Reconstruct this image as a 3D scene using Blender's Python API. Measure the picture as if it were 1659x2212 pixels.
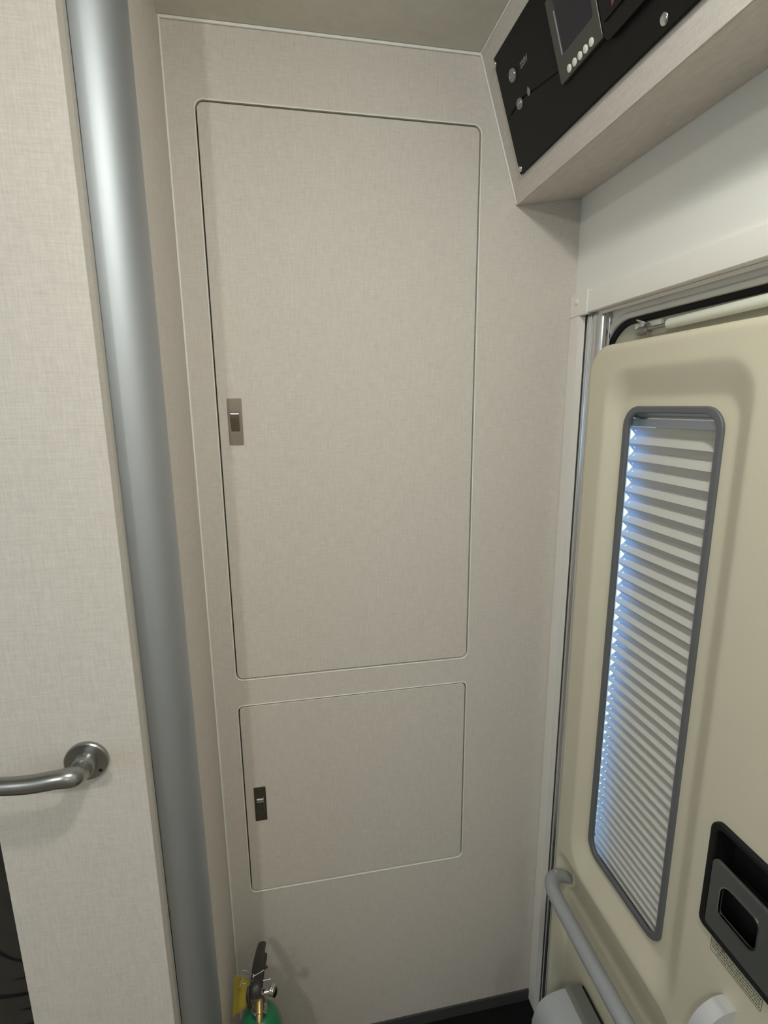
import bpy, bmesh, math, random
from mathutils import Vector, Matrix
random.seed(4)
D = bpy.data
for o in list(D.objects): D.objects.remove(o)
SC = bpy.context.scene
COL = SC.collection

# ------------------------------------------------------------ camera
cam_d = D.cameras.new('camera'); cam = D.objects.new('camera', cam_d); COL.objects.link(cam)
cam_d.sensor_fit = 'HORIZONTAL'; cam_d.sensor_width = 36; cam_d.lens = 1108.7238/1659*36
cam_d.clip_start = .02; cam_d.clip_end = 50
R = ((0.98272152, -0.18491249, -0.00811068), (-0.04535148, -0.19807425, -0.97913729), (0.1794482, 0.96258712, -0.20303788))
m = Matrix.Identity(4)
for i in range(3):
    m[i][0] = R[0][i]; m[i][1] = -R[1][i]; m[i][2] = -R[2][i]
m[0][3], m[1][3], m[2][3] = 0, -.92, 1.44
cam.matrix_world = m
SC.camera = cam

# ------------------------------------------------------------ view, world, lights
SC.view_settings.view_transform = 'Standard'; SC.view_settings.look = 'None'
SC.view_settings.exposure = -0.38; SC.view_settings.gamma = 1; SC.view_settings.use_curve_mapping = False
W = D.worlds.new('world'); SC.world = W; W.use_nodes = True
W.node_tree.nodes['Background'].inputs[0].default_value = (.50, .78, 1, 1)
W.node_tree.nodes['Background'].inputs[1].default_value = 4.4
WARM = (.975, 1, .955)
LAMPS = [  # x, y, downward watts, all-round watts, label
    (.13, -.80, 3.4, 6.2, 'round warm ceiling spot nearest above the entry door aisle'),
    (-.60, -1.50, 3.0, 12.0, 'round warm ceiling spot far back on the left side'),
    (.34, -2.40, 2.0, 4.0, 'round warm ceiling spot far back on the entry side'),
]

# ------------------------------------------------------------ materials
def mat(name, col, rough=.5, metal=0, spec=.5, bump=None, weave=0, coat=0, sub=None, emit=None):
    M = D.materials.new(name); M.use_nodes = True
    nt = M.node_tree; b = nt.nodes['Principled BSDF']
    b.inputs['Base Color'].default_value = (*col, 1); b.inputs['Roughness'].default_value = rough
    b.inputs['Metallic'].default_value = metal; b.inputs['Specular IOR Level'].default_value = spec
    b.inputs['Coat Weight'].default_value = coat
    if emit:
        b.inputs['Emission Color'].default_value = (*emit[0], 1); b.inputs['Emission Strength'].default_value = emit[1]
    N = lambda t: nt.nodes.new(t); L = nt.links.new
    if weave or bump:
        tc = N('ShaderNodeTexCoord')
    if weave:
        acc = None
        for sc in ((28, 28, 900), (900, 900, 28), (60, 60, 520), (520, 520, 60)):
            mp = N('ShaderNodeMapping'); mp.inputs['Scale'].default_value = sc; L(tc.outputs['Object'], mp.inputs[0])
            nz = N('ShaderNodeTexNoise'); nz.inputs['Scale'].default_value = 1; nz.inputs['Detail'].default_value = 2
            L(mp.outputs[0], nz.inputs['Vector'])
            if acc is None: acc = nz.outputs[0]
            else:
                ad = N('ShaderNodeMath'); ad.operation = 'ADD'; L(acc, ad.inputs[0]); L(nz.outputs[0], ad.inputs[1]); acc = ad.outputs[0]
        mr = N('ShaderNodeMapRange'); L(acc, mr.inputs[0])
        mr.inputs[1].default_value = 1.4; mr.inputs[2].default_value = 2.6
        mr.inputs[3].default_value = 1-weave; mr.inputs[4].default_value = 1+weave
        mx = N('ShaderNodeVectorMath'); mx.operation = 'SCALE'; mx.inputs[0].default_value = col
        L(mr.outputs[0], mx.inputs[3]); L(mx.outputs[0], b.inputs['Base Color'])
        bp = N('ShaderNodeBump'); bp.inputs['Strength'].default_value = .12; bp.inputs['Distance'].default_value = .0004
        L(acc, bp.inputs['Height']); L(bp.outputs[0], b.inputs['Normal'])
    elif bump:
        sc, st, di = bump
        nz = N('ShaderNodeTexNoise'); nz.inputs['Scale'].default_value = sc; nz.inputs['Detail'].default_value = 3
        L(tc.outputs['Object'], nz.inputs['Vector'])
        bp = N('ShaderNodeBump'); bp.inputs['Strength'].default_value = st; bp.inputs['Distance'].default_value = di
        L(nz.outputs[0], bp.inputs['Height']); L(bp.outputs[0], b.inputs['Normal'])
    return M

FAB = (.64, .585, .525)
m_fab = mat('linen_laminate', FAB, .55, spec=.25, weave=.12)
m_fab2 = mat('linen_laminate_ceiling', (.68, .65, .57), .6, spec=.2, weave=.08)
m_band = mat('cream_edge_band', (.86, .84, .77), .35)
m_white = mat('white_cover_strip', (.86, .85, .80), .35)
m_wall = mat('pale_wall_film', (.88, .86, .80), .5, spec=.3, bump=(300, .1, .0005))
m_rail = mat('ivory_plastic', (.88, .83, .765), .45, spec=.3)
m_cream = mat('cream_moulded_plastic', (.69, .63, .48), .5, spec=.35, bump=(700, .12, .0004))
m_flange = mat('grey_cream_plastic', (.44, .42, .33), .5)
m_ring = mat('pale_frame_paint', (.66, .64, .58), .35)
m_tube = mat('off_white_sleeve', (.80, .80, .69), .5)
m_alu = mat('satin_aluminium', (.49, .515, .54), .56, .98)
m_chrome = mat('polished_aluminium', (.68, .69, .71), .16, 1.0)
m_steel = mat('brushed_steel', (.36, .36, .35), .30, 1.0, bump=(900, .06, .0003))
m_nickel = mat('satin_nickel', (.36, .31, .25), .33, .8)
m_nickel2 = mat('polished_nickel', (.40, .36, .30), .16, .95)
m_latch_hi = mat('latch_highlight_metal', (.86, .85, .82), .42, .9)  # bright colour paints in the specular highlight on the latches
m_bronze = mat('dark_bronze', (.075, .066, .05), .38, .5)
m_bronze2 = mat('dark_bronze_button', (.13, .125, .115), .3, .6)
m_black = mat('matt_black', (.012, .012, .012), .6, spec=.2)
m_floor = mat('black_floor_mat', (.010, .010, .010), .9, spec=.1, bump=(400, .4, .002))
m_vinyl = mat('beige_vinyl_floor', (.30, .25, .19), .5, bump=(60, .1, .001))
m_panel = mat('charcoal_acrylic', (.009, .009, .0085), .45, spec=.2, bump=(1500, .08, .0002))
m_panel2 = mat('charcoal_module', (.008, .008, .008), .45, spec=.3)
m_disp = mat('display_bezel', (.065, .067, .058), .25, spec=.5)
m_screen = mat('dark_screen', (.012, .010, .022), .12)
m_btnw = mat('white_button', (.86, .86, .78), .4)
m_clear = mat('clear_silver_button', (.30, .30, .27), .12, .35)
m_icon = mat('grey_print', (.26, .26, .255), .5)
m_iconl = mat('pale_grey_print', (.33, .33, .34), .5)
m_red = mat('red_print', (.28, .08, .07), .5)
m_rub = mat('grey_rubber_seal', (.125, .128, .135), .45)
m_dgrey = mat('dark_grey_trim', (.060, .060, .060), .55)
m_blindbox = mat('blind_casing', (.42, .46, .50), .35, .3)  # bluish base colour brightened to carry light from the sky
m_blindcap = mat('blind_end_cap', (.42, .37, .38), .5)
m_bar = mat('grey_plastic_bar', (.34, .35, .36), .4)
m_bin = mat('light_grey_plastic', (.42, .43, .44), .45)
m_bin2 = mat('mid_grey_plastic', (.20, .21, .19), .5)
m_gloss = mat('glossy_silver_plastic', (.66, .66, .68), .22, .3)
m_hgrey = mat('gunmetal_plastic', (.115, .118, .11), .35, .3)
m_sticker = mat('pale_sticker', (.60, .57, .43), .3)
m_ink = mat('brown_ink', (.07, .05, .03), .5)
m_green = mat('green_paint', (.006, .17, .065), .3, coat=.5, bump=(60, .15, .002))
m_brass = mat('brass', (.50, .36, .16), .35, .8)
m_yel = mat('yellow_tag', (.42, .33, .04), .6)
m_yel2 = mat('orange_tag_edge', (.40, .24, .10), .6)
m_hblack = mat('black_coated_metal', (.025, .023, .022), .4)
m_seat = mat('black_leather', (.008, .008, .010), .4, spec=.3)
m_seal = mat('door_edge_seal', (.45, .42, .37), .5)
m_lamp = mat('lamp_diffuser', (.9, .9, .85), .4, emit=((1, .93, .82), 6))

def blind_material():
    M = D.materials.new('pleated_fabric'); M.use_nodes = True; nt = M.node_tree; nt.nodes.clear()
    o = nt.nodes.new('ShaderNodeOutputMaterial'); mx = nt.nodes.new('ShaderNodeMixShader'); mx.inputs[0].default_value = .22
    d = nt.nodes.new('ShaderNodeBsdfDiffuse'); d.inputs[0].default_value = (.76, .73, .65, 1)
    t = nt.nodes.new('ShaderNodeBsdfTranslucent'); t.inputs[0].default_value = (.34, .52, .95, 1)
    nt.links.new(d.outputs[0], mx.inputs[1]); nt.links.new(t.outputs[0], mx.inputs[2]); nt.links.new(mx.outputs[0], o.inputs[0])
    return M
m_blind = blind_material()
def clear_material(name, fac, tint, rough=.05, bump=None):
    M = D.materials.new(name); M.use_nodes = True; nt = M.node_tree; nt.nodes.clear()
    o = nt.nodes.new('ShaderNodeOutputMaterial'); mx = nt.nodes.new('ShaderNodeMixShader'); mx.inputs[0].default_value = fac
    t = nt.nodes.new('ShaderNodeBsdfTransparent'); t.inputs[0].default_value = (*tint, 1)
    g = nt.nodes.new('ShaderNodeBsdfGlossy'); g.inputs['Roughness'].default_value = rough
    nt.links.new(t.outputs[0], mx.inputs[1]); nt.links.new(g.outputs[0], mx.inputs[2]); nt.links.new(mx.outputs[0], o.inputs[0])
    return M
m_glass = clear_material('window_acrylic', .06, (.97, .98, 1))
m_film = clear_material('clear_plastic_film', .12, (.95, .95, .97), .04)

# ------------------------------------------------------------ helpers
def link(name, mesh, m_, parent=None, smooth=False, angle=None):
    o = D.objects.new(name, mesh); COL.objects.link(o)
    mesh.materials.clear(); mesh.materials.append(m_)
    if smooth:
        mesh.polygons.foreach_set('use_smooth', [True]*len(mesh.polygons))
        if angle: mesh.set_sharp_from_angle(angle=math.radians(angle))
    if parent: o.parent = parent
    return o
def mesh(name, v, f, m_, parent=None, smooth=False, angle=None, fix=True):
    me = D.meshes.new(name); me.from_pydata([tuple(p) for p in v], [], f)
    if fix:
        b = bmesh.new(); b.from_mesh(me); bmesh.ops.remove_doubles(b, verts=b.verts, dist=1e-6)
        bmesh.ops.recalc_face_normals(b, faces=b.faces); b.to_mesh(me); b.free()
    me.update(); return link(name, me, m_, parent, smooth, angle)
def tag(o, label=None, cat=None, group=None, kind=None):
    if label: o['label'] = label
    if cat: o['category'] = cat
    if group: o['group'] = group
    if kind: o['kind'] = kind
    return o
def empty(name, loc, label, cat, group=None, kind=None):
    """the children are built in world coordinates, so the Empty sits at its base and the offset is undone in matrix_parent_inverse"""
    o = D.objects.new(name, None); COL.objects.link(o); o.location = loc; o.empty_display_size = .02
    tag(o, label, cat, group, kind); return o
def settle(o):
    for c in list(o.children): c.location = c.location - o.location
def box(name, a, b, m_, parent=None, bev=0, seg=3):
    x0, y0, z0 = a; x1, y1, z1 = b
    v = [(x, y, z) for x in (x0, x1) for y in (y0, y1) for z in (z0, z1)]
    f = [(0, 1, 3, 2), (4, 6, 7, 5), (0, 4, 5, 1), (2, 3, 7, 6), (0, 2, 6, 4), (1, 5, 7, 3)]
    o = mesh(name, v, f, m_, parent)
    if bev:
        bm = bmesh.new(); bm.from_mesh(o.data)
        bmesh.ops.bevel(bm, geom=list(bm.edges), offset=bev, segments=seg, affect='EDGES', profile=.5)
        bm.to_mesh(o.data); bm.free()
        o.data.polygons.foreach_set('use_smooth', [True]*len(o.data.polygons)); o.data.set_sharp_from_angle(angle=math.radians(60))
        q = o.modifiers.new('weighted_normals', 'WEIGHTED_NORMAL'); q.keep_sharp = True
    return o
def rr(u0, u1, v0, v1, r, n=8):
    """rounded rectangle, r one radius or four (u0v0, u1v0, u1v1, u0v1)"""
    if not isinstance(r, (tuple, list)): r = (r,)*4
    P = []
    for (cu, cv, a0, q) in ((u0+r[0], v0+r[0], 180, r[0]), (u1-r[1], v0+r[1], 270, r[1]), (u1-r[2], v1-r[2], 0, r[2]), (u0+r[3], v1-r[3], 90, r[3])):
        for i in range(n+1):
            a = math.radians(a0+90*i/n); P.append((cu+q*math.cos(a), cv+q*math.sin(a)))
    return P
def circle(cu, cv, r, n=28): return [(cu+r*math.cos(2*math.pi*i/n), cv+r*math.sin(2*math.pi*i/n)) for i in range(n)]
# frames: (origin, U, V, W) with W pointing into the room
FB = (Vector((0, 0, 0)), Vector((1, 0, 0)), Vector((0, 0, 1)), Vector((0, -1, 0)))      # back wall: u=x, v=z
def FR(x): return (Vector((x, 0, 0)), Vector((0, -1, 0)), Vector((0, 0, 1)), Vector((-1, 0, 0)))   # right wall: u=-y, v=z
EV = Vector((.3149, 0, -.9491)); NV = Vector((-.9491, 0, -.3149))
FF = (Vector((.337, 0, 1.998)), Vector((0, -1, 0)), -EV, NV)                             # cabinet fascia: u=-y, v=-s
def to(F, u, v, w): return F[0]+F[1]*u+F[2]*v+F[3]*w
def plate(name, loops, w0, w1, F, m_, parent=None, bev=0, smooth=True):
    """plate between heights w0 and w1 over frame F; loops[0] outline, the rest holes"""
    cu = D.curves.new(name, 'CURVE'); cu.dimensions = '2D'; cu.fill_mode = 'BOTH'
    t = (w1-w0)/2
    cu.extrude = max(t-bev, 0); cu.bevel_depth = bev; cu.bevel_resolution = 2; cu.offset = -bev
    for lp in loops:
        s = cu.splines.new('POLY'); s.points.add(len(lp)-1); s.use_cyclic_u = True
        for p, q in zip(s.points, lp): p.co = (q[0], q[1], 0, 1)
    to_ = D.objects.new('tmp', cu); COL.objects.link(to_)
    dg = bpy.context.evaluated_depsgraph_get(); me = D.meshes.new_from_object(to_.evaluated_get(dg))
    D.objects.remove(to_)
    for v in me.vertices: v.co = to(F, v.co.x, v.co.y, (w0+w1)/2+v.co.z)
    b = bmesh.new(); b.from_mesh(me); bmesh.ops.remove_doubles(b, verts=b.verts, dist=1e-6)
    bmesh.ops.recalc_face_normals(b, faces=b.faces); b.to_mesh(me); b.free()
    me.name = name
    o = link(name, me, m_, parent, smooth, 40 if smooth else None)
    if smooth: q = o.modifiers.new('weighted_normals', 'WEIGHTED_NORMAL'); q.keep_sharp = True
    return o
def prism(name, poly, y0, y1, m_, parent=None, smooth=True, angle=35, axes='xz'):
    """polygon in the xz plane (or xy / yz) extruded along the third axis"""
    n = len(poly); v = []
    for t in (y0, y1):
        for a, b in poly:
            v.append({'xz': (a, t, b), 'xy': (a, b, t), 'yz': (t, a, b)}[axes])
    f = [tuple(range(n)), tuple(range(2*n-1, n-1, -1))]+[(i, (i+1) % n, n+(i+1) % n, n+i) for i in range(n)]
    return mesh(name, v, f, m_, parent, smooth, angle)
def tube(name, pts, rad, m_, parent=None, n=16, sub=6, flat=None, closed=False):
    P = [Vector(p) for p in pts]; rad = rad if isinstance(rad, (list, tuple)) else [rad]*len(P)
    Q, RR = [], []
    L = len(P)
    for i in range(L if closed else L-1):
        p = [P[(i-1) % L] if closed else P[max(i-1, 0)], P[i], P[(i+1) % L], P[(i+2) % L] if closed else P[min(i+2, L-1)]]
        for k in range(sub):
            t = k/sub
            q = .5*((2*p[1])+(-p[0]+p[2])*t+(2*p[0]-5*p[1]+4*p[2]-p[3])*t*t+(-p[0]+3*p[1]-3*p[2]+p[3])*t**3)
            Q.append(q); RR.append(rad[i]*(1-t)+rad[(i+1) % L]*t)
    if not closed: Q.append(P[-1]); RR.append(rad[-1])
    m2 = len(Q); v = []; prev = None
    for i, q in enumerate(Q):
        a = Q[(i+1) % m2] if (closed or i < m2-1) else Q[i]; b = Q[i-1] if (closed or i > 0) else Q[i]
        T = (a-b).normalized()
        if prev is None:
            up = Vector((0, 0, 1)) if abs(T.z) < .9 else Vector((1, 0, 0)); Nn = T.cross(up).normalized()
        else: Nn = (prev-T*prev.dot(T)).normalized()
        prev = Nn; B = T.cross(Nn)
        for k in range(n):
            an = 2*math.pi*k/n; v.append(q+(Nn*math.cos(an)*(flat[0] if flat else 1)+B*math.sin(an)*(flat[1] if flat else 1))*RR[i])
    f = [(i*n+k, i*n+(k+1) % n, ((i+1) % m2)*n+(k+1) % n, ((i+1) % m2)*n+k) for i in range(m2 if closed else m2-1) for k in range(n)]
    if not closed: f += [tuple(range(n)), tuple(range((m2-1)*n, m2*n))]
    return mesh(name, v, f, m_, parent, True, 50)
def lathe(name, prof, c, axis, m_, parent=None, n=40):
    """profile (radius, height) turned round an axis through c"""
    A = Vector(axis).normalized(); u = A.orthogonal().normalized(); w = A.cross(u); c = Vector(c); v = []
    for r, h in prof:
        for k in range(n):
            a = 2*math.pi*k/n; v.append(c+A*h+(u*math.cos(a)+w*math.sin(a))*max(r, 1e-5))
    f = [(i*n+k, i*n+(k+1) % n, (i+1)*n+(k+1) % n, (i+1)*n+k) for i in range(len(prof)-1) for k in range(n)]
    f += [tuple(range(n)), tuple(range((len(prof)-1)*n, len(prof)*n))]
    return mesh(name, v, f, m_, parent, True, 40, fix=True)
def text(name, s, size, F, u, v, w, m_, parent):
    cu = D.curves.new(name, 'FONT'); cu.body = s; cu.size = size; cu.extrude = .0001; cu.offset = .0002
    to_ = D.objects.new('tmp', cu); COL.objects.link(to_)
    dg = bpy.context.evaluated_depsgraph_get(); me = D.meshes.new_from_object(to_.evaluated_get(dg)); D.objects.remove(to_)
    for q in me.vertices: q.co = to(F, u+q.co.x, v+q.co.y, w+q.co.z)
    return link(name, me, m_, parent)

# ------------------------------------------------------------ shell
Z1 = 1.998
def S(o, label, cat): return tag(o, label, cat, kind='structure')
S(box('floor', (-1.5, -.46, -.05), (.75, .45, 0), m_floor), 'black entry mat floor at the foot of the tall cupboard', 'floor')
S(box('floor', (-1.5, -3.5, -.05), (.75, -.4602, 0), m_vinyl), 'beige vinyl floor of the living space behind the viewer', 'floor')
FU = (Vector((0, 0, Z1)), Vector((1, 0, 0)), Vector((0, -1, 0)), Vector((0, 0, -1)))
S(plate('ceiling', [[(-1.5, -.45), (.75, -.45), (.75, 3.5), (-1.5, 3.5)], rr(-1.30, -.85, 1.75, 2.25, .04)], -.05, 0, FU, m_fab2, smooth=False), 'plain taupe ceiling above the tall cupboard', 'ceiling')
S(box('wall_back', (-1.45, .42, 0), (.75, .45, Z1), m_fab), 'linen-patterned wall hidden behind the tall cupboard', 'wall')
S(box('wall_front', (-1.5, -3.5, 0), (.75, -3.45, Z1), m_fab), 'linen-patterned end wall behind the viewer', 'wall')
S(plate('wall_left', [[(-.45, 0), (3.45, 0), (3.45, Z1), (-.45, Z1)], rr(.80, 1.70, 1.00, 1.50, .05)], 0, .05, (Vector((-1.45, 0, 0)), Vector((0, -1, 0)), Vector((0, 0, 1)), Vector((-1, 0, 0))), m_fab, smooth=False),
  'linen-patterned side wall with a daylight window on the far left', 'wall')
# right wall: opening for the entry door
S(plate('wall_right', [[(-.4195, 0), (3.45, 0), (3.45, Z1), (-.4195, Z1)], [(.0006+.02, .001), (.72, .001), (.72, 1.602), (.0206, 1.602)]], -.03, 0, FR(.532), m_wall, smooth=False),
  'pale plain side wall above and around the entry door', 'wall')
w1 = empty('added_window_1', (-1.07, -2.0, Z1), 'square roof window added to let daylight in behind the viewer', 'roof window', kind='structure')  # unseen roof window, added for cool daylight on the corner post
plate('roof_frame', [rr(-1.34, -.81, 1.71, 2.29, .05), rr(-1.295, -.855, 1.755, 2.245, .04)], .0005, .014, FU, m_rail, w1, bev=.003)
plate('roof_pane', [rr(-1.305, -.845, 1.745, 2.255, .045)], -.045, -.040, FU, m_glass, w1)
settle(w1)
FL = (Vector((-1.45, 0, 0)), Vector((0, -1, 0)), Vector((0, 0, 1)), Vector((1, 0, 0)))
w2 = empty('window_2', (-1.45, -1.25, 1.0), 'wide side window with daylight on the far left wall', 'window', kind='structure')
plate('side_frame', [rr(.77, 1.73, .97, 1.53, .06), rr(.805, 1.695, 1.005, 1.495, .045)], .0005, .016, FL, m_rub, w2, bev=.003)
plate('side_pane', [rr(.795, 1.705, .995, 1.505, .05)], -.030, -.026, FL, m_glass, w2)
settle(w2)
S(plate('wall_outer', [[(-.4195, 0), (3.45, 0), (3.45, Z1), (-.4195, Z1)], rr(.080, .690, .050, 1.550, .05, 8)], -.012, 0, FR(.5985), m_wall, smooth=False),
  'outer skin of the vehicle side behind the entry door leaf', 'wall')
# return wall between the cupboard and the corner post
S(box('wall_return', (-.20, -.180, 0), (-.157, -.0005, Z1), m_fab), 'narrow linen-patterned wall strip between corner post and tall cupboard', 'wall')
S(box('baseboard_back', (-.157, -.004, 0), (.523, -.0004, .031), m_dgrey), 'dark grey skirting strip at the foot of the tall cupboard', 'skirting')

# corner post: satin aluminium quarter round
prof = [(-.2000, -.181), (-.157, -.181)]
for i in range(25):
    a = math.radians(90*i/24); prof.append((-.2075+.0505*math.cos(a), -.181-.0500*math.sin(a)))
prof += [(-.2075, -.2270), (-.20, -.2265)]
S(prism('trim_1', prof, 0, Z1, m_alu, axes='xy', angle=30), 'rounded satin silver corner post right of the interior door', 'corner post')

# ------------------------------------------------------------ tall cupboard
H1 = (-.1145, .3425, .934, 1.895); H2 = (-.1155, .3415, .4525, .8800)
cup = empty('tall_cupboard', (.19, .2, 0), 'tall built-in cupboard front in beige linen laminate between corner post and entry door', 'cupboard')
plate('front_panel', [[(-.157, .031), (.5318, .031), (.5318, Z1), (-.157, Z1)], rr(H1[0], H1[1], H1[2], H1[3], .0135), rr(H2[0], H2[1], H2[2], H2[3], .011)], -.016, 0, FB, m_fab, cup, smooth=False)
box('carcass', (-.157, .035, .031), (.5315, .40, Z1), m_black, cup)
for (a, b, c, d), r in ((H1, .0135), (H2, .011)):
    plate('edge_band_highlight', [rr(a-.0016, b+.0016, c-.0016, d+.0016, r+.0012), rr(a+.0004, b-.0004, c+.0004, d-.0004, r-.0004)], -.012, .0010, FB, m_band, cup, bev=.0007)  # cream edging whose pale colour also carries the bevel highlight
box('cover_strip', (-.1569, -.0022, .031), (-.1540, -.0001, Z1-.002), m_white, cup, .0006, 2)
box('cover_strip', (-.1569, -.0035, Z1-.0045), (.337, -.0001, Z1-.0004), m_white, cup, .001, 2)
def cupboard_door(H, r, lat, dark):
    a, b, c, d = H; g = .0026
    dr = plate('cupboard_door', [rr(a+g, b-g, c+g, d-g, r-.002)], -.015, -.0002, FB, m_fab, cup, bev=.0014)
    dr['label'] = 'small lower door with a dark latch' if dark else 'large upper door with a bronze latch'
    x0, x1, z0, z1 = lat
    ow = (x0+.0045, x1-.0045, z0+(z1-z0)*.285, z1-(z1-z0)*.275)
    lp = plate('latch_plate', [rr(x0, x1, z0, z1, .0018), rr(ow[0], ow[1], ow[2], ow[3], .0008)], -.004, .0012, FB, m_bronze if dark else m_nickel, dr, bev=.0005)
    bw = (ow[0]+.0006, ow[1]-.0006)
    # rocker button: curved section in yz swept along x
    zt, zb = ow[3]-.0010, ow[2]+.0008; h = zt-zb; poly = []
    for i in range(41):
        t = i/40
        y = -(.0048+.0010*abs(math.sin(3*math.pi*t/.30))+.0012*t/.30) if t < .30 else -(.0062-.0052*((t-.30)/.70)**.9)
        poly.append((y, zt-h*t))
    poly += [(.006, zb), (.006, zt)]
    prism('latch_button', poly, bw[0], bw[1], m_bronze2 if dark else m_nickel2, dr, axes='yz', angle=30)
    if not dark: lathe('latch_highlight', [(.0026, 0), (.0026, bw[1]-bw[0])], (bw[0], -.0042, zt-.0034), (1, 0, 0), m_latch_hi, dr, 24)  # bright rod added for the highlight at the top of the latch button
    else: lathe('latch_highlight', [(.0010, 0), (.0010, bw[1]-bw[0])], (bw[0], -.0056, zt-.0016), (1, 0, 0), m_latch_hi, dr, 16)
    box('latch_pocket', (ow[0], .0005, ow[2]), (ow[1], .004, ow[3]), m_black, dr)
    return dr
cupboard_door(H1, .0135, (-.0970, -.0730, 1.3755, 1.4540), False)
cupboard_door(H2, .011, (-.0965, -.0735, .6225, .6990), True)
settle(cup)

# ------------------------------------------------------------ interior door on the left
d1 = empty('door_1', (-.30, -.255, 0), 'beige linen-faced interior door leaf left of the silver corner post', 'door', kind='structure')
box('door_leaf', (-.394, -.265, .004), (-.2076, -.2440, Z1-.004), m_fab, d1, .0012, 2)
# half-round edging on the frame behind the leaf
poly = [(-.2076, -.2440)]
for i in range(13):
    a = math.radians(-90+180*i/12); poly.append((-.2100+.0030*math.cos(a)*1.0, -.2375+.0062*math.sin(a)))
poly += [(-.225, -.2313), (-.225, -.2440)]
prism('door_seal', poly, .004, Z1-.004, m_seal, d1, axes='xy')
# lever handle
hc = Vector((-.276, -.265, .989))
lathe('rosette', [(.0268, 0), (.0268, .0045), (.0255, .0060), (.0150, .0068), (.0118, .0072), (.0118, .0075)], hc, (0, -1, 0), m_steel, d1)
lathe('rosette_screw', [(.0022, 0), (.0022, .0004), (.0014, .0006)], hc+Vector((.0165, -.0062, -.0135)), (0, -1, 0), m_black, d1, 14)
lv = tube('door_lever', [(-.276, -.271, .989), (-.2755, -.290, .991), (-.2745, -.303, .995), (-.2760, -.3125, 1.000), (-.290, -.3165, 1.0025), (-.321, -.3170, 1.001), (-.353, -.3165, 1.003), (-.385, -.312, 1.006), (-.396, -.307, 1.007)],
     [.0125, .0125, .0124, .0122, .0112, .0108, .0100, .009, .006], m_steel, d1, n=24, sub=8)
lathe('lever_collar', [(.0142, .006), (.0140, .020), (.0128, .0215)], hc, (0, -1, 0), m_steel, d1)
settle(d1)

# seat behind the door leaf, wrapped in clear plastic
seat = empty('wrapped_seat', (-.56, -.13, 0), 'black seat wrapped in wrinkled clear plastic behind the interior door leaf', 'seat')
box('backrest', (-.80, -.215, .02), (-.31, -.055, .88), m_seat, seat, .02, 4)
nx, nz = 90, 120; v = []
def wr(x, z):
    a = (x*.75+z)*1.0; b = (x-z*.55)
    return .0035*math.sin(a*58+2.5*math.sin(b*21))*math.sin(b*16+a*9)+.0018*math.sin(a*150+4*math.sin(b*30))+.004*math.sin(b*17+1)
for j in range(nz+1):
    for i in range(nx+1):
        x = -.815+.515*i/nx; z = .012+.88*j/nz; v.append((x, -.227+wr(x, z), z))
f = [(j*(nx+1)+i, j*(nx+1)+i+1, (j+1)*(nx+1)+i+1, (j+1)*(nx+1)+i) for j in range(nz) for i in range(nx)]
mesh('plastic_cover', v, f, m_film, seat, True)
settle(seat)

# ------------------------------------------------------------ overhead cabinet
oc = empty('overhead_cabinet', (.45, -.6, 1.78), 'beige overhead cabinet with slanted fascia above the entry door', 'cabinet')
nose = (.410, 1.778)
poly = [(.337, 1.9975)]
c = Vector((nose[0]+.010, 0, nose[1]+.0135))
poly += [(.337+.3149*.212, 1.9975-.9491*.212)]
for a in (205, 222, 240, 258, 276): poly.append((.4140+.0065*math.cos(math.radians(a)), 1.7865+.0080*math.sin(math.radians(a))))
poly += [(.5315, 1.796), (.5315, 1.9975)]
prism('body', poly, -.0012, -1.9, m_fab, oc, axes='xz', angle=35)
plate('nose_trim', [rr(.0006, 1.899, -.2322, -.2200, .0004, 2)], .0000, .0010, FF, m_fab, oc)
plate('cover_strip', [rr(.0002, .0042, -.2300, -.0010, .0004, 2)], .0001, .0022, FF, m_white, oc, bev=.0006)
plate('cover_strip', [rr(.0045, 1.899, -.0030, -.0004, .0003, 2)], .0001, .0016, FF, m_band, oc)
settle(oc)

# control panel set into the fascia
cp = empty('control_panel', (.37, -.45, 1.90), 'black slanted control panel with display and silver buttons on the overhead cabinet', 'control panel')
plate('backing_plate', [rr(.040, .760, -.1995, -.0305, (.006, .006, .004, .004))], .0002, .0035, FF, m_panel, cp, bev=.0008)
# lower cover, its top seam steps up along the length
seam = [(.044, -.116), (.050, -.1200), (.082, -.1170), (.100, -.1165), (.150, -.1270), (.191, -.1345), (.230, -.1400), (.7, -.1420)]
lo = [(.7585, -.1985), (.047, -.1985), (.0445, -.190)]
plate('lower_cover', [seam+lo], .0036, .0056, FF, m_panel, cp, bev=.0006)
um = [(.048, -.034), (.0465, -.1110), (.055, -.1165), (.082, -.1148), (.100, -.1140), (.150, -.1245), (.191, -.1322), (.230, -.1375), (.7585, -.1395), (.7585, -.034)]
plate('upper_cover', [um], .0036, .0052, FF, m_panel, cp, bev=.0006)
# display
dsp = plate('display_unit', [rr(.2040, .2960, -.1535, -.060, .002)], .0050, .0110, FF, m_disp, cp, bev=.0010)
dsp['label'] = 'grey display module with five white round buttons'
plate('display_stand', [rr(.212, .288, -.1500, -.066, .006)], .0046, .0052, FF, m_black, cp)
plate('screen', [rr(.2215, .2865, -.1262, -.068, (.0008, .004, .001, .001))], .0109, .0112, FF, m_screen, dsp)
plate('light_bar', [rr(.2180, .2198, -.1262, -.078, .0005, 2)], .0109, .0116, FF, m_iconl, dsp)
for i in range(5):
    lathe('display_button', [(.0043, 0), (.0043, .0010), (.0034, .0015)], to(FF, .2275+.0121*i, -.1462, .0110), NV, m_btnw, dsp, 24)
plate('display_edge_highlight', [rr(.2952, .2966, -.1500, -.062, .0004, 2)], .0085, .0114, FF, m_chrome, dsp)  # chrome strip put in for the bright highlight on the bezel edge
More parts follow.
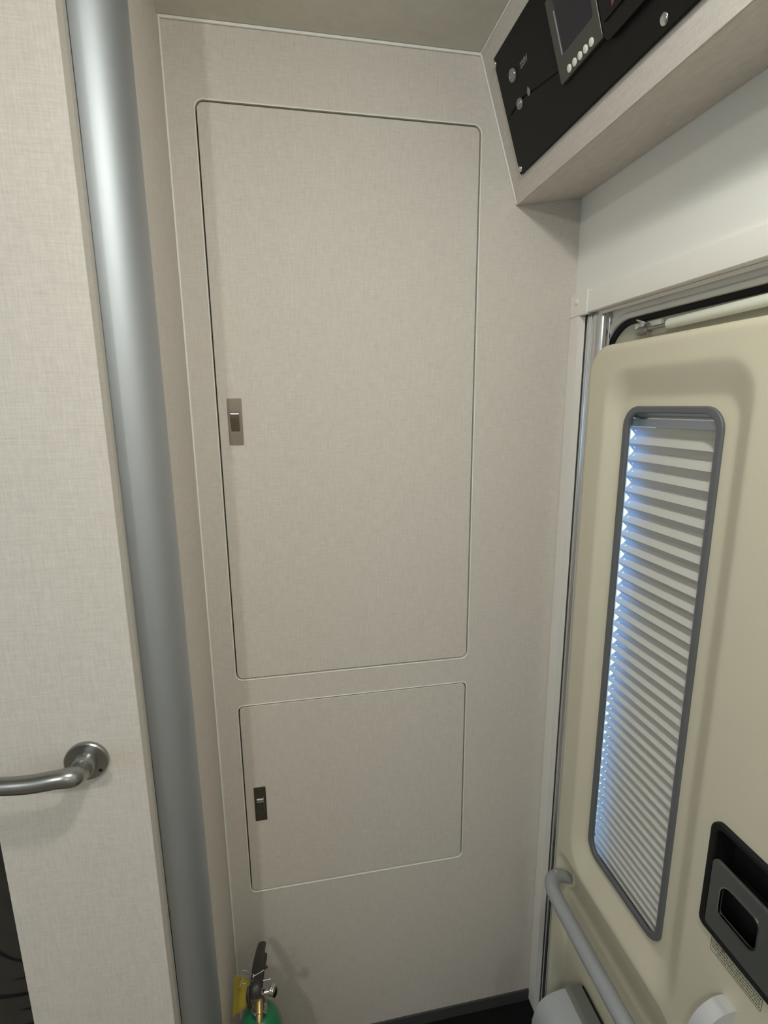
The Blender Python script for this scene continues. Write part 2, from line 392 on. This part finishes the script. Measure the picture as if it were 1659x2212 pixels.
# switch module right of the display
sw = plate('switch_module', [rr(.2990, .560, -.1620, -.070, (.010, .002, .002, .002))], .0050, .0125, FF, m_panel2, cp, bev=.0008)
plate('switch_cover', [rr(.3040, .555, -.1440, -.070, .002)], .0126, .0150, FF, m_panel2, sw, bev=.0005)
plate('red_mark', [[(.3230, -.1395), (.3265, -.1375), (.3275, -.1330), (.3235, -.1345)]], .0150, .0152, FF, m_red, sw, smooth=False)
def pbtn(u, v_, r):
    lathe('push_button', [(r, 0), (r, .0016), (r*.90, .0030), (r*.74, .0030), (r*.70, .0024), (r*.52, .0024), (r*.46, .0031), (r*.2, .0036), (.0002, .0036)], to(FF, u, v_, .0052), NV, m_clear, cp, 32)
pbtn(.088, -.0785, .0088); pbtn(.0905, -.1180, .0074)
text('voltage_mark', '220V', .0105, FF, .1115, -.0835, .0053, m_icon, cp)
drop = [(.1190, -.1100), (.1212, -.1130), (.1228, -.1165), (.1222, -.1198), (.1196, -.1216), (.1166, -.1210), (.1148, -.1184), (.1156, -.1148)]
plate('water_drop_mark', [drop], .0052, .0058, FF, m_icon, cp, smooth=False)
def scr(u, v_, r=.0052):
    lathe('screw_cap', [(r, 0), (r, .0024), (r*.86, .0036), (r*.5, .0042), (.0002, .0044)], to(FF, u, v_, .0030), NV, m_chrome, cp, 26)
scr(.0450, -.0400, .0045); scr(.0495, -.1920, .0045); scr(.378, -.1880, .0060)
settle(cp)

# ------------------------------------------------------------ insect screen (fly screen) frame
sd = empty('insect_screen', (.53, -.03, 0), 'retracted insect screen with ivory top rail and polished upright beside the cupboard', 'insect screen')
pr = [(.5320, 1.5975), (.5260, 1.5960), (.5243, 1.5972), (.5240, 1.6000), (.5240, 1.6285), (.5250, 1.6310), (.5285, 1.6325), (.5318, 1.6325)]
prism('top_rail', pr, -.0555, -.80, m_rail, sd, axes='xz')
prism('rail_channel', [(.5320, 1.5975), (.5600, 1.5990), (.5600, 1.6016), (.5320, 1.6016)], -.0215, -.715, m_rail, sd, axes='xz')
prism('rail_lip', [(.5450, 1.5925), (.5475, 1.5925), (.5475, 1.5975), (.5450, 1.5975)], -.0215, -.715, m_rail, sd, axes='xz')
pc = [(.5320, 1.5945), (.5245, 1.5942), (.5232, 1.5955), (.5230, 1.6300), (.5240, 1.6325), (.5290, 1.6345), (.5318, 1.6345)]
ec = prism('end_cap', pc, -.0006, -.0540, m_rail, sd, axes='xz')
plate('cap_edge', [rr(.0530, .0556, 1.5946, 1.6345, .0004, 2)], .0078, .0102, FR(.532), m_white, ec)
lathe('cap_screw', [(.0052, 0), (.0048, .0012), (.0026, .0022), (.0002, .0024)], (.5230, -.0215, 1.6190), (-1, 0, 0), m_rail, ec, 24)
box('side_channel', (.5240, -.0310, .002), (.5370, -.0006, 1.5940), m_rail, sd, .0008, 2)
box('side_channel_highlight', (.5236, -.0318, .002), (.5250, -.0302, 1.5940), m_white, sd, .0004, 1)  # white strip stands in for the highlight along the channel edge
box('dark_gap_fill', (.5450, -.0205, .002), (.5540, -.0008, 1.594), m_black, sd)  # black filler painted in for the deep shaded gap beside the pull bar
hb = [(.5560, -.0200), (.5420, -.0200), (.5405, -.0212), (.5403, -.0226), (.5416, -.0238), (.5420, -.0252)]
for i in range(7):
    t = i/6; hb.append((.5408-.0016*math.sin(math.pi*t), -.0262-.0110*t))
hb += [(.5422, -.0384), (.5426, -.0398), (.5404, -.0410), (.5402, -.0424), (.5414, -.0434)]
for i in range(11):
    a = math.radians(10+80*i/10); hb.append((.5600-.0195*math.cos(a), -.0445-.0235*math.sin(a)))
hb += [(.5600, -.0700), (.5620, -.0700), (.5620, -.0210)]
prism('pull_bar', hb, .002, 1.5965, m_chrome, sd, axes='xy', angle=25)
settle(sd)

# ------------------------------------------------------------ entry door frame and door
S(plate('trim_3', [[(.020, .004), (.724, .004), (.724, 1.6010), (.020, 1.6010)], rr(.045, .716, .020, 1.582, .072, 10)], -.030, 0, FR(.5640), m_rail, smooth=False), 'shaded beige lining between rail and entry door frame edge', 'door lining')
tr = empty('trim_2', (.56, -.3, 1.58), 'pale rounded entry door frame edge under the insect screen rail', 'door frame', kind='structure')
plate('frame_ring', [rr(.032, .722, .010, 1.5880, .080, 12), rr(.050, .712, .028, 1.5775, .068, 12)], -.035, 0, FR(.561), m_ring, tr, bev=.003)
plate('rubber_gasket', [rr(.0485, .7135, .0265, 1.579, .069, 12), rr(.0605, .705, .036, 1.5690, .060, 12)], -.016, -.006, FR(.561), m_black, tr, bev=.002)
settle(tr)
DX = .512
d2 = empty('door_2', (.56, -.39, .02), 'cream moulded entry door with narrow blind-covered window and black handle', 'door', kind='structure')
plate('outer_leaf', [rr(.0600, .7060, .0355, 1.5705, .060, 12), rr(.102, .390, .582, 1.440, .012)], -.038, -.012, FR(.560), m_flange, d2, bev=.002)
# moulded inner panel: a height field over (u=-y, v=z), clamped to the rounded outline
def sdr(u, v_, b, r):
    cx, cy = (b[0]+b[1])/2, (b[2]+b[3])/2; hx, hy = (b[1]-b[0])/2-r, (b[3]-b[2])/2-r
    qx, qy = abs(u-cx)-hx, abs(v_-cy)-hy
    return math.hypot(max(qx, 0), max(qy, 0))+min(max(qx, qy), 0)-r
def clampr(u, v_, b, r):
    d = sdr(u, v_, b, r)
    if d <= 0: return u, v_
    u = min(max(u, b[0]), b[1]); v_ = min(max(v_, b[2]), b[3])
    cx = min(max(u, b[0]+r), b[1]-r); cy = min(max(v_, b[2]+r), b[3]-r)
    L = math.hypot(u-cx, v_-cy)
    if L > r: u, v_ = cx+(u-cx)*r/L, cy+(v_-cy)*r/L
    return u, v_
OUT = (.0905, .690, .030, 1.5335); OR = .046
R1o, R1or, R1i, R1ir, R1d = (.1460, .4230, .5560, 1.4930), .048, (.1670, .3890, .6000, 1.4490), .030, .018
R2o, R2or, R2i, R2ir, R2d = (.1030, .4300, .0600, .5480), .030, (.1200, .4080, .0900, .5050), .022, .026
WH = (.1850, .3630, .6180, 1.4290)
def bevelp(u, v_, o, orr, i, irr):
    a = -sdr(u, v_, o, orr); b = sdr(u, v_, i, irr)
    if a <= 0: return 0
    if b <= 0: return 1
    p = a/(a+b); s = p*p*(3-2*p); return .85*p+.15*s
def depth(u, v_):
    d = R1d*bevelp(u, v_, R1o, R1or, R1i, R1ir)+R2d*bevelp(u, v_, R2o, R2or, R2i, R2ir)
    t = -sdr(u, v_, OUT, OR); r = .010
    if t < r: d += r-math.sqrt(max(r*r-(r-t)**2, 0))
    return d
st = .0042
nu = int((OUT[1]-OUT[0])/st)+1; nv = int((OUT[3]-OUT[2])/st)+1
fine_u = sorted(set([round(OUT[0]+(OUT[1]-OUT[0])*i/nu, 5) for i in range(nu+1)]+[OUT[0]+q for q in (.0008, .002)]+[OUT[1]-q for q in (.0008, .002)]))
fine_v = sorted(set([round(OUT[2]+(OUT[3]-OUT[2])*i/nv, 5) for i in range(nv+1)]+[OUT[2]+q for q in (.0008, .002)]+[OUT[3]-q for q in (.0008, .002)]))
def smooth_depth(u, v_):
    h = .0018
    return (2*depth(u, v_)+depth(u+h, v_)+depth(u-h, v_)+depth(u, v_+h)+depth(u, v_-h))/6
v, f = [], []
GU = len(fine_u)
for b_ in fine_v:
    for a_ in fine_u:
        u, w_ = clampr(a_, b_, OUT, OR)
        edge = -sdr(u, w_, OUT, OR) < .004
        v.append((DX+(depth(u, w_) if edge else smooth_depth(u, w_)), -u, w_))
for j in range(len(fine_v)-1):
    for i in range(GU-1):
        q = [j*GU+i, j*GU+i+1, (j+1)*GU+i+1, (j+1)*GU+i]
        cu_ = (fine_u[i]+fine_u[i+1])/2; cv_ = (fine_v[j]+fine_v[j+1])/2
        if sdr(cu_, cv_, (.4560, .633, .7765, .9225), .006) < 0: continue
        if sdr(cu_, cv_, (WH[0]-.003, WH[1]+.003, WH[2]-.004, WH[3]+.003), .030) < 0: continue
        f.append(tuple(q))
def skirt(lp, x0, x1, v, f):
    s = len(v); n = len(lp)
    for u, w_ in lp: v.append((x0, -u, w_))
    for u, w_ in lp: v.append((x1, -u, w_))
    for i in range(n): f.append((s+i, s+(i+1) % n, s+n+(i+1) % n, s+n+i))
skirt(rr(OUT[0], OUT[1], OUT[2], OUT[3], OR, 14), DX+.0095, DX+.062, v, f)
ip = D.meshes.new('inner_panel'); ip.from_pydata(v, [], f)
b = bmesh.new(); b.from_mesh(ip)
bmesh.ops.remove_doubles(b, verts=b.verts, dist=1e-5)
b.to_mesh(ip); b.free(); ip.update()
link('inner_panel', ip, m_cream, d2, True)
# window: rubber frame, reveal, acrylic pane, pleated blind
FW = FR(.530)
wf = plate('window_frame', [rr(.1765, .3705, .6110, 1.4360, .031, 12), rr(.1880, .3600, .6215, 1.4260, .023, 12)], -.003, .0042, FW, m_rub, d2, bev=.0022)
plate('window_reveal', [rr(.1560, .3760, .5900, 1.4400, .012, 10), rr(.1640, .3680, .5980, 1.4330, .008, 10)], -.012, -.0026, FW, m_rub, d2)
# daylight channel behind the frame
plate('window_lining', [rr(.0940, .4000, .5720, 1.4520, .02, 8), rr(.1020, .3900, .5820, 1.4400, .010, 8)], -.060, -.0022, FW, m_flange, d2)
plate('window_pane', [rr(.0960, .3980, .5760, 1.4480, .02, 8)], -.066, -.0615, FW, m_glass, d2)
# unseen sheet added behind the blind, keeps the daylight glow to its left edge
plate('blind_light_block', [rr(.1900, .3880, .5840, 1.4380, .004, 3)], -.048, -.046, FW, m_black, d2, smooth=False)
# blind casing
bc = plate('blind_casing', [rr(.1600, .3900, 1.4180, 1.4395, .001, 3)], -.030, -.0150, FW, m_blindbox, d2)
tube('casing_roll', [(.5465, -.168, 1.4255), (.5465, -.25, 1.4255), (.5465, -.384, 1.4255)], .0052, m_blindbox, bc, 16, 2)
box('casing_end_cap', (.5400, -.1850, 1.4190), (.5480, -.1640, 1.4340), m_blindcap, bc, .003, 3)
br = box('blind_rail', (.5430, -.3830, 1.4045), (.5600, -.1650, 1.4178), m_blindbox, d2, .001, 2)
box('rail_highlight_strip', (.5424, -.3830, 1.4166), (.5450, -.1650, 1.4184), m_chrome, br)
PX0, PX1, YL, YR = .5450, .5575, -.1655, -.3820
z = 1.4043; pit = .0266; v, f = [], []; k = 0; rows = []
while z > .597:
    pit = .0268-(1.39-z)*.0152; am = math.sqrt(.01833**2-(pit/2)**2)/2      # the folds stack closer towards the bottom
    rows.append((.5513-am if k % 2 == 0 else .5513+am, z)); z -= pit/2; k += 1
full = []                                   # each pleat face has a small cord hole near its left end
for a_, b_ in zip(rows, rows[1:]):
    for t in (0, .42, .56): full.append((a_[0]+(b_[0]-a_[0])*t, a_[1]+(b_[1]-a_[1])*t, t))
full.append((*rows[-1], 0))
ys = [YL, -.1745, -.1762, -.20, -.25, -.30, -.34, YR]; NS = len(ys)
for x, z_, t in full:
    for y in ys: v.append((x, y, z_))
for j_ in range(len(full)-1):
    for i in range(NS-1):
        if i == 1 and full[j_][2] == .42 and full[j_][1] > .602: continue
        f.append((j_*NS+i, j_*NS+i+1, (j_+1)*NS+i+1, (j_+1)*NS+i))
bl = mesh('pleated_blind', v, f, m_blind, d2)
bl['label'] = 'pale grey pleated blind'
tube('blind_cord', [(.5512, -.1754, 1.404), (.5512, -.1754, 1.0), (.5512, -.1754, .600)], .0004, m_white, bl, 6, 1)
box('bottom_rail', (.5400, -.3830, .5850), (.5610, -.1640, .5985), m_rub, bl, .001, 2)
# stay rod above the inner panel
rod = tube('stay_rod', [(.560, -.170, 1.5530), (.560, -.19, 1.5535), (.559, -.30, 1.5560), (.558, -.66, 1.5610)], .0030, m_steel, d2, 14, 3)
lathe('rod_sleeve', [(.0050, 0), (.0068, .001), (.0074, .003), (.0074, .43), (.0068, .432)], (.560, -.2150, 1.5545), Vector((-.0045, -.44, .007)), m_tube, rod, 24)
lathe('ball_joint', [(.0002, -.0078), (.0040, -.0068), (.0068, -.0040), (.0076, 0), (.0068, .0040), (.0040, .0068), (.0034, .0100), (.0052, .0105), (.0052, .019), (.0030, .0195)], (.5600, -.1560, 1.5520), (0, -1, .02), m_steel, rod, 24)
lathe('joint_washer', [(.0040, 0), (.0040, .006), (.0135, .0075), (.0135, .009), (.010, .010)], (.5600, -.1560, 1.5570), (.25, -.3, 1), m_chrome, rod, 28)
box('stay_bracket', (.5660, -.1900, 1.5580), (.5725, -.1300, 1.5660), m_tube, rod, .001, 2)
# grab bar across the lower recess
gb = tube('grab_bar', [(.5400, -.118, .476), (.512, -.119, .490), (.490, -.128, .497), (.4790, -.146, .4985), (.4755, -.172, .4980), (.4750, -.22, .4975), (.4750, -.30, .4970), (.4755, -.385, .4965), (.4790, -.410, .4965), (.490, -.425, .4965), (.5180, -.431, .4965)],
     [.0105, .0125, .0137, .0142, .0142, .0142, .0142, .0142, .0142, .0137, .0125], m_bar, d2, 20, 6, flat=(1.0, .95))
lathe('bar_screw', [(.0034, 0), (.0030, .0012), (.0002, .0018)], (.4985, -.1245, .5085), (-.3, 0, 1), m_chrome, gb, 16)
lathe('bar_foot', [(.017, 0), (.017, .004), (.0145, .007)], (.5400, -.1175, .4745), (-1, 0, .3), m_cream, gb, 24)
# handle set
FD = FR(DX)
hz = plate('handle_bezel', [rr(.4485, .640, .7705, .9290, (.010, .012, .012, .016)), rr(.4570, .632, .7775, .9215, (.007, .009, .009, .012))], -.004, .0060, FD, m_black, d2, bev=.002)
plate('bezel_recess', [rr(.4560, .633, .7765, .9225, .008)], -.0300, -.0270, FD, m_black, hz)
plate('bezel_side', [rr(.4530, .636, .7740, .9255, .010), rr(.4570, .632, .7775, .9215, .009)], -.0270, .0005, FD, m_black, hz)
hv = plate('handle_lever', [rr(.4585, .628, .7795, .8800, (.006, .008, .008, .009)), rr(.4755, .5280, .8120, .8575, (.004, .012, .010, .014))], .0015, .0062, FD, m_hgrey, d2, bev=.0012)
plate('lever_trim', [rr(.4745, .5290, .8110, .8585, (.005, .012, .010, .014)), rr(.4757, .5278, .8122, .8573, (.004, .012, .010, .014))], .0040, .0072, FD, m_chrome, hv)
plate('finger_hollow', [rr(.470, .535, .806, .864, .008)], -.0200, -.0180, FD, m_black, hv)
# warning sticker under the handle, printed lines too small to read
sk = plate('warning_sticker', [rr(.4675, .5415, .7445, .7685, .0030)], .0001, .0004, FD, m_sticker, d2)
plate('sticker_border', [rr(.4675, .5415, .7445, .7685, .0030), rr(.4680, .5410, .7450, .7680, .0026)], .0004, .0006, FD, m_ink, sk)
plate('sticker_rule', [rr(.4690, .5400, .7634, .7637, .0001, 1)], .0004, .0006, FD, m_ink, sk)
plate('warning_triangle', [[(.4830, .7625), (.4885, .7625), (.48575, .7668)], [(.4840, .7631), (.4875, .7631), (.48575, .7658)]], .0004, .0006, FD, m_ink, sk, smooth=False)
tv = []; tf = []
def dash(u0, u1, v0, v1):
    s = len(tv)
    for a_, b_ in ((u0, v0), (u1, v0), (u1, v1), (u0, v1)): tv.append(to(FD, a_, b_, .0006))
    tf.append((s, s+1, s+2, s+3))
for i in range(5): dash(.4965+i*.0048, .4965+i*.0048+.0033, .7645, .7668)
for row, (v0, hgt) in enumerate(((.7598, .0020), (.7555, .0018), (.7515, .0018), (.7474, .0018))):
    u = .4695+(.008 if row == 3 else 0)
    while u < .5385:
        l = random.uniform(.0012, .0034); dash(u, min(u+l, .5395), v0, v0+hgt*random.uniform(.6, 1)); u += l+random.uniform(.0005, .0012)
mesh('printed_lines', tv, tf, m_ink, sk)
# short silver pull below the sticker
pp = [(.5160, .7040), (.5100, .7068), (.5020, .7072), (.4930, .7050), (.4840, .7000), (.4760, .6935), (.4700, .6850), (.4655, .6750), (.4620, .6630), (.4600, .6500), (.4680, .6440), (.5160, .6500)]
prism('door_pull', pp, -.4945, -.5140, m_gloss, d2, axes='xz', angle=40)
settle(d2)

# ------------------------------------------------------------ waste bin hung on the door
wb = empty('waste_bin', (.48, -.33, .03), 'light grey rounded plastic bin fixed to the foot of the entry door', 'bin')
pb = [(.5280, .3010), (.4930, .3000), (.4800, .2990), (.4670, .2965), (.4560, .2925), (.4470, .2865), (.4400, .2785), (.4345, .2680), (.4310, .2550), (.4280, .2400), (.4270, .2200), (.4340, .0400), (.5280, .0400)]
o = prism('bin_lid', pb, -.1900, -.4650, m_bin, wb, axes='xz', angle=28)
prism('bin_hinge', [(.5290, .3014), (.4950, .3012), (.4950, .2960), (.5290, .2960)], -.1893, -.4655, m_bin2, wb, axes='xz')
prism('bin_gap', [(.5340, .2990), (.5290, .2990), (.5290, .0500), (.5340, .0500)], -.1920, -.4640, m_black, wb, axes='xz')
settle(wb)

# ------------------------------------------------------------ fire extinguisher in the corner
EX, EY = -.0990, -.1400
fe = empty('fire_extinguisher', (EX, EY, 0), 'green fire extinguisher with black levers standing in the left corner', 'fire extinguisher')
Pf = [(.0395, .0005), (.0415, .004), (.0415, .278)]
for i in range(1, 11):
    a = math.radians(9*i); Pf.append((.0125+.029*math.cos(a), .278+.058*math.sin(a)))
Pf += [(.0125, .349)]
lathe('cylinder_body', Pf, (EX, EY, 0), (0, 0, 1), m_green, fe, 48)
lathe('neck_collar', [(.0150, .335), (.0150, .347), (.0125, .349), (.0125, .356)], (EX, EY, 0), (0, 0, 1), m_steel, fe, 24)
lathe('valve_body', [(.0075, .352), (.0075, .388), (.0065, .392)], (EX, EY, 0), (0, 0, 1), m_brass, fe, 20)
noz = lathe('nozzle', [(.0062, 0), (.0066, .004), (.0066, .020), (.0055, .021), (.0052, .030), (.0030, .034)], (EX+.002, EY-.006, .372), (.04, -1, -.55), m_brass, fe, 20)
sl = tube('squeeze_lever', [(EX-.002, EY-.016, .3900), (EX-.002, EY-.004, .4030), (EX-.001, EY+.030, .4000), (EX+.001, EY+.070, .3840), (EX+.003, EY+.098, .3700)], [.0095, .0105, .0100, .0092, .0080], m_hblack, fe, 14, 5, flat=(1, .45))
tube('carry_handle', [(EX+.001, EY+.004, .3860), (EX+.003, EY+.035, .3820), (EX+.006, EY+.065, .3700), (EX+.007, EY+.082, .3620)], [.0080, .0078, .0074, .0060], m_hblack, fe, 12, 5, flat=(1, .45))
tube('valve_bracket', [(EX-.016, EY+.006, .394), (EX-.017, EY-.006, .382), (EX-.015, EY-.012, .366)], [.0022, .0040, .0040], m_hblack, fe, 10, 4)
# ring pin
rc = Vector((EX-.0240, EY+.010, .4090)); ring = []
for i in range(12):
    a = 2*math.pi*i/12; ring.append(rc+Vector((.0100*math.cos(a), .0025*math.sin(a), .0125*math.sin(a))))
rp = tube('safety_pin', ring, .00065, m_chrome, fe, 8, 3, closed=True)
tube('pin_wire', [rc+Vector((-.004, -.003, -.0115)), rc+Vector((.008, -.010, -.010)), rc+Vector((.0165, -.008, .000)), rc+Vector((.018, -.004, .0060)), rc+Vector((.010, 0, .004))], .0007, m_chrome, rp, 8, 5)
tube('pin_shaft', [rc+Vector((.016, -.006, .004)), rc+Vector((.030, -.003, .007)), rc+Vector((.037, -.001, .0085))], .0009, m_chrome, rp, 8, 2)
tube('pin_head', [(EX+.009, EY+.012, .4110), (EX+.018, EY+.016, .4155)], [.0012, .0026], m_hblack, rp, 10, 3)
# pressure gauge on the right of the valve
tube('gauge_stem', [(EX+.006, EY, .3780), (EX+.024, EY-.001, .3790)], .0045, m_chrome, fe, 14, 2)
lathe('pressure_gauge', [(.0090, 0), (.0096, .002), (.0084, .004), (.0096, .006), (.0084, .008), (.0096, .010), (.0060, .0112)], (EX+.024, EY-.001, .3820), (1, -.55, .12), m_chrome, fe, 28)
tube('hose_clip', [(EX+.012, EY-.010, .365), (EX+.0155, EY-.014, .357), (EX+.0130, EY-.016, .350), (EX+.0105, EY-.014, .358)], .0010, m_chrome, fe, 8, 4, closed=True)
tube('gauge_wire', [(EX+.008, EY+.004, .4000), (EX+.024, EY+.003, .4015)], .0007, m_chrome, fe, 8, 2)
# yellow inspection tag leaning between valve and wall strip
T = [(-.1445, -.098, .3760), (-.1130, -.118, .3830), (-.1100, -.138, .3580), (-.1490, -.130, .3200)]
v = [Vector(p) for p in T]; n_ = (v[1]-v[0]).cross(v[3]-v[0]).normalized()*.0006
vv = [p+n_ for p in v]+[p-n_ for p in v]
tg = mesh('inspection_tag', vv, [(0, 1, 2, 3), (7, 6, 5, 4), (0, 4, 5, 1), (1, 5, 6, 2), (2, 6, 7, 3), (3, 7, 4, 0)], m_yel, fe)
tube('tag_edge', [v[3], (v[2]+v[3])/2+Vector((0, 0, .002)), v[2]], .0014, m_yel2, tg, 8, 3)
tube('tag_string', [rc+Vector((-.006, -.002, -.0110)), (-.128, -.112, .3860), (-.134, -.118, .3700)], .0004, m_white, tg, 6, 3)
# mounting strap round the body
lathe('mounting_strap', [(.0418, .232), (.0432, .232), (.0432, .250), (.0418, .250)], (EX, EY, 0), (0, 0, 1), m_hblack, fe, 40)
box('strap_buckle', (EX+.038, EY-.008, .229), (EX+.050, EY+.006, .256), m_hblack, fe, .002, 2)
box('strap_bracket', (EX-.056, EY-.012, .225), (EX-.038, EY+.006, .268), m_hblack, fe, .003, 2)
lathe('bracket_rivet', [(.0032, 0), (.0028, .0012), (.0002, .0020)], (EX-.047, EY-.0122, .256), (0, -1, .3), m_chrome, fe, 14)
settle(fe)

# ------------------------------------------------------------ ceiling spots
for x, y, p, p2, lab in LAMPS:
    o = empty('ceiling_light', (x, y, Z1), lab, 'ceiling light', group='round ceiling spots')
    lathe('bezel', [(.040, 0), (.040, .004), (.034, .007), (.033, .007), (.033, .002)], (0, 0, 0), (0, 0, -1), m_steel, o, 32)
    lathe('diffuser', [(.0325, .001), (.0325, .012), (.030, .018), (.022, .021), (.0002, .022)], (0, 0, 0), (0, 0, -1), m_lamp, o, 32)
    ld = D.lights.new('down_light', 'AREA'); ld.shape = 'DISK'; ld.size = .062; ld.energy = p; ld.color = WARM
    lo_ = D.objects.new('down_light', ld); COL.objects.link(lo_); lo_.parent = o; lo_.location = (0, 0, -.024)
    ld = D.lights.new('glow_light', 'POINT'); ld.shadow_soft_size = .028; ld.energy = p2; ld.color = WARM
    lo_ = D.objects.new('glow_light', ld); COL.objects.link(lo_); lo_.parent = o; lo_.location = (0, 0, -.053)
